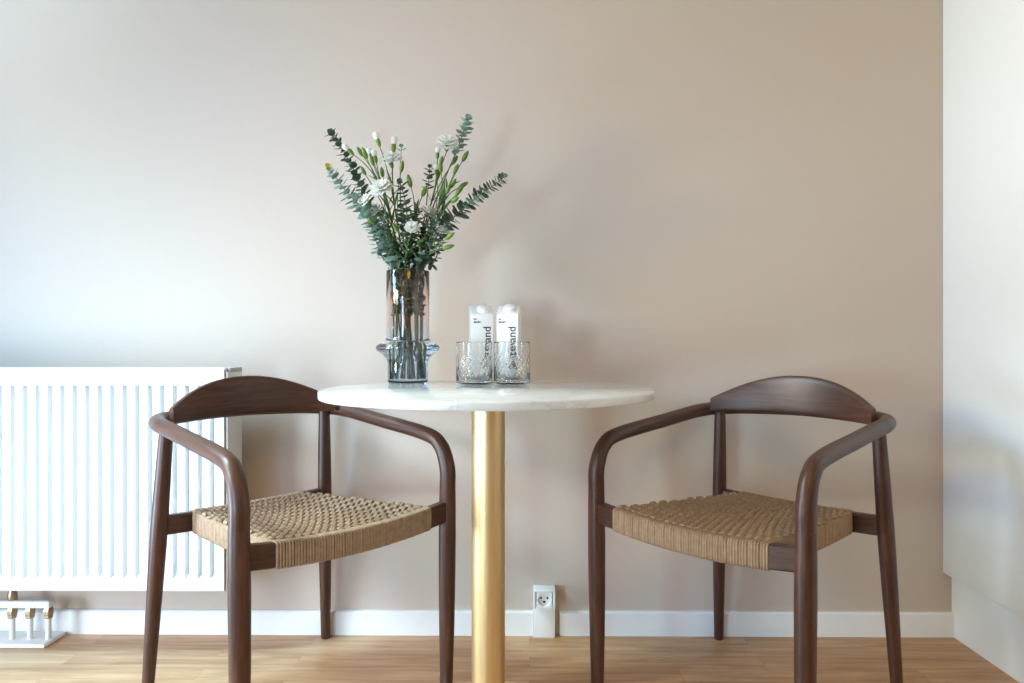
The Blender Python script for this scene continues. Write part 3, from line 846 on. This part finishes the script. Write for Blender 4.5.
CARNS = [
    ([(-0.0184, -0.01, 0.2934), (-0.0316, -0.0125, 0.3749), (-0.0447, -0.015, 0.4485), (-0.0579, -0.0175, 0.5011), (-0.071, -0.02, 0.538)], (0.024, 0.022, 0.011), [('w', (-0.1341, -0.036, 0.5906), 1.0), ('b', (-0.1131, -0.02, 0.5906), 1.05), ('w', (-0.092, -0.004, 0.5853), 0.95), ('b', (-0.0842, -0.028, 0.5643), 0.9)], 'carnation stem with half open buds fanning out near the radiator side branch'),
    ([(-0.0105, -0.01, 0.2934), (-0.0184, -0.0163, 0.3749), (-0.0289, -0.0225, 0.4485), (-0.0368, -0.0288, 0.5011), (-0.0394, -0.035, 0.5327)], (0.004, 0.036, 0.011), [('w', (-0.0631, -0.051, 0.6063), 1.05), ('w', (-0.0316, -0.035, 0.5958), 1.15), ('f', (-0.0368, -0.019, 0.559), 1.12), ('b', (-0.0105, -0.043, 0.5432), 1.1)], 'carnation stem with a white flower just below two white tipped buds'),
    ([(-0.021, -0.03, 0.2934), (-0.0316, -0.0367, 0.3591), (-0.0421, -0.0433, 0.4065), (-0.05, -0.05, 0.438)], (-0.03, -0.022, 0.011), [('f', (-0.05, -0.066, 0.4775), 1.1), ('f', (-0.0868, -0.05, 0.4591), 0.8), ('f', (-0.0658, -0.034, 0.4301), 0.85), ('b', (-0.0736, -0.058, 0.4065), 0.9)], 'carnation stem with three white flowers clustered over the vase'),
    ([(0.0132, 0.012, 0.2934), (0.0316, 0.0115, 0.3749), (0.0579, 0.011, 0.4669), (0.0736, 0.0105, 0.5274), (0.0815, 0.01, 0.559)], (-0.02, -0.026, 0.011), [('f', (0.1026, -0.006, 0.6063), 1.1), ('w', (0.0763, 0.01, 0.5906), 0.9), ('b', (0.1131, 0.026, 0.58), 1.05), ('b', (0.0842, 0.002, 0.5695), 1.0)], 'carnation stem with the highest white flower and buds beneath it'),
    ([(0.021, 0.002, 0.2934), (0.0473, 0.0015, 0.3802), (0.0842, 0.001, 0.4669), (0.1052, 0.0005, 0.5117), (0.1157, 0.0, 0.5327)], (-0.03, 0.014, 0.011), [('b', (0.1447, -0.016, 0.5774), 1.15), ('b', (0.121, 0.0, 0.5485), 1.05), ('b', (0.1341, 0.016, 0.5169), 1.05), ('w', (0.0763, -0.008, 0.5432), 0.8)], 'carnation stem with green buds, the outermost leaning over the tumblers'),
    ([(0.0053, -0.016, 0.2934), (0.0132, -0.0207, 0.3696), (0.021, -0.0253, 0.4275), (0.0263, -0.03, 0.4591)], (-0.004, 0.026, 0.011), [('b', (0.0158, -0.046, 0.5038), 1.2), ('b', (0.0421, -0.03, 0.4827), 1.15), ('f', (0.0473, -0.014, 0.4328), 0.8)], 'carnation stem with a lone upright bud in the central gap of the bouquet'),
    ([(0.0263, -0.008, 0.2934), (0.0579, -0.012, 0.3749), (0.0894, -0.016, 0.4406), (0.1026, -0.02, 0.4643)], (0.026, -0.022, 0.011), [('b', (0.1183, -0.036, 0.4669), 1.1), ('b', (0.1289, -0.02, 0.4906), 1.1), ('f', (0.0789, -0.004, 0.4275), 0.85), ('b', (0.1052, -0.028, 0.4906), 1.0)], 'carnation stem of clustered buds above the leaning eucalyptus'),
    ([(0.0237, -0.014, 0.2934), (0.0526, -0.016, 0.3696), (0.0815, -0.018, 0.4538), (0.0999, -0.02, 0.5064)], (0.016, 0.032, 0.011), [('b', (0.092, -0.036, 0.5432), 1.1), ('b', (0.1131, -0.02, 0.5064), 1.1), ('b', (0.0868, -0.004, 0.4906), 1.1), ('b', (0.1262, -0.028, 0.4827), 0.9)], 'carnation stem with four green buds between the tall flower and the leaning eucalyptus'),
    ([(-0.0132, -0.02, 0.2934), (-0.0289, -0.0233, 0.3802), (-0.0526, -0.0267, 0.4696), (-0.0736, -0.03, 0.5169)], (-0.024, 0.02, 0.011), [('b', (-0.0973, -0.046, 0.5774), 1.1), ('w', (-0.0763, -0.03, 0.5695), 1.0), ('b', (-0.0631, -0.014, 0.538), 1.0), ('b', (-0.1026, -0.038, 0.538), 0.9)], 'carnation stem with green buds tucked between the half open ones'),
    ([(0.0316, -0.024, 0.2934), (0.0579, -0.037, 0.3276), (0.0789, -0.05, 0.3486)], (0.022, 0.026, 0.011), [('b', (0.1078, -0.066, 0.367), 1.1), ('b', (0.0999, -0.05, 0.346), 1.1), ('f', (0.0947, -0.034, 0.3802), 0.7)], 'short carnation stem with bright green buds low on the tumbler side'),
    ([(0.0, -0.036, 0.2934), (0.0053, -0.048, 0.3381), (0.0105, -0.06, 0.3644)], (0.01, -0.024, 0.011), [('f', (0.0237, -0.076, 0.3854), 0.7), ('b', (-0.0132, -0.06, 0.3854), 1.0), ('b', (0.0316, -0.044, 0.3591), 1.0)], 'short carnation stem low in the middle front of the bouquet'),
]
for above, foot, heads, lab in CARNS: carnation(above, foot, heads, lab)


# ------------------------------------------------------------------ light
def area(name, loc, aim, sx_, sy_, power, c, spread=180):
    """area lamp just inside a window, standing in for its daylight"""
    m = max(c)
    l = bpy.data.lights.new(name, 'AREA'); l.shape = 'RECTANGLE'; l.size = sx_; l.size_y = sy_; l.energy = power * m; l.color = [q / m for q in c]
    l.spread = math.radians(spread)
    o = bpy.data.objects.new(name, l); col.objects.link(o); o.location = loc
    o.rotation_euler = aim if len(aim) == 3 and not isinstance(aim, Vector) else (aim - Vector(loc)).to_track_quat('-Z', 'Y').to_euler()
    return o
INTO = (0, -PI / 2, 0)
area('window_daylight', (XL + .01, 1.325, 1.900), INTO, 0.60, 0.25, 12, (0.926, 1.402, 1.847), 180)
area('window_daylight', (XL + .01, 1.025, 0.350), INTO, 0.50, 0.55, 12, (1.476, 1.929, 2.477), 180)
area('window_daylight', (-2.05, 1.1, 1.6), Vector((0.6, 2.05, 0.9)), 0.4, 0.4, 20, (0.024, 0.068, 0.152), 60)
area('window_daylight', (-1.8, -2.5, 1.5), Vector((-0.5, 2.05, 0.6)), 0.7, 0.7, 20, (0.047, 0.064, 0.125), 40)
area('window_daylight', (-2.0, 1.2, 2.2), Vector((-0.5, 1.4, 0)), 0.5, 0.5, 20, (0.368, 0.442, 0.308), 70)
area('window_daylight', (-2.05, 1.0, 1.3), Vector((1.2, 1.5, 1.5)), 0.4, 0.4, 20, (0.277, 0.220, 0.097), 70)
area('window_daylight', (-2.05, 0.4, 1.3), Vector((-0.6, 1.7, 0.3)), 0.5, 0.5, 20, (0.220, 0.244, 0.269), 60)
area('window_daylight', (-2.0, 1.2, 2.2), Vector((-1.2, 1.8, 0)), 0.4, 0.4, 20, (0.060, 0.212, 0.437), 60)
area('window_daylight', (-2.05, -1.1, 0.5), Vector((-0.2, 2.05, 0.7)), 0.7, 0.7, 20, (0.178, 0.306, 0.361), 60)
lamp = bpy.data.lights.new('ceiling_lamp', 'AREA'); lamp.shape = 'DISK'; lamp.size = .8; lamp.energy = 16.5; lamp.color = (1.000, 0.574, 0.000)
lo = bpy.data.objects.new('ceiling_lamp', lamp); col.objects.link(lo); lo.location = (.4, -.8, ZC - .02)


w = bpy.data.worlds.new('sky'); scene.world = w; w.use_nodes = True
w.node_tree.nodes['Background'].inputs[0].default_value = (.75, .88, 1, 1); w.node_tree.nodes['Background'].inputs[1].default_value = .3

# ------------------------------------------------------------------ camera
cd = bpy.data.cameras.new('camera'); cam = bpy.data.objects.new('camera', cd); col.objects.link(cam)
cam.location = (0, 0, .8482); cam.rotation_euler = (PI / 2, 0, PHI)
cd.sensor_width = 36; cd.lens = 700.38 / 1024 * 36; cd.shift_x = -11.28 / 1024; cd.shift_y = 3.25 / 1024; cd.clip_start = .02
scene.camera = cam

vs = scene.view_settings
scene.display_settings.display_device = 'sRGB'
vs.view_transform = 'Standard'; vs.look = 'None'; vs.exposure = 0.0; vs.gamma = 1; vs.use_curve_mapping = False
cy = scene.cycles
cy.use_denoising = True
cy.max_bounces = 14; cy.transmission_bounces = 12; cy.glossy_bounces = 6; cy.diffuse_bounces = 5; cy.transparent_max_bounces = 12
cy.caustics_refractive = True; cy.caustics_reflective = True; cy.blur_glossy = .3; cy.sample_clamp_indirect = 12
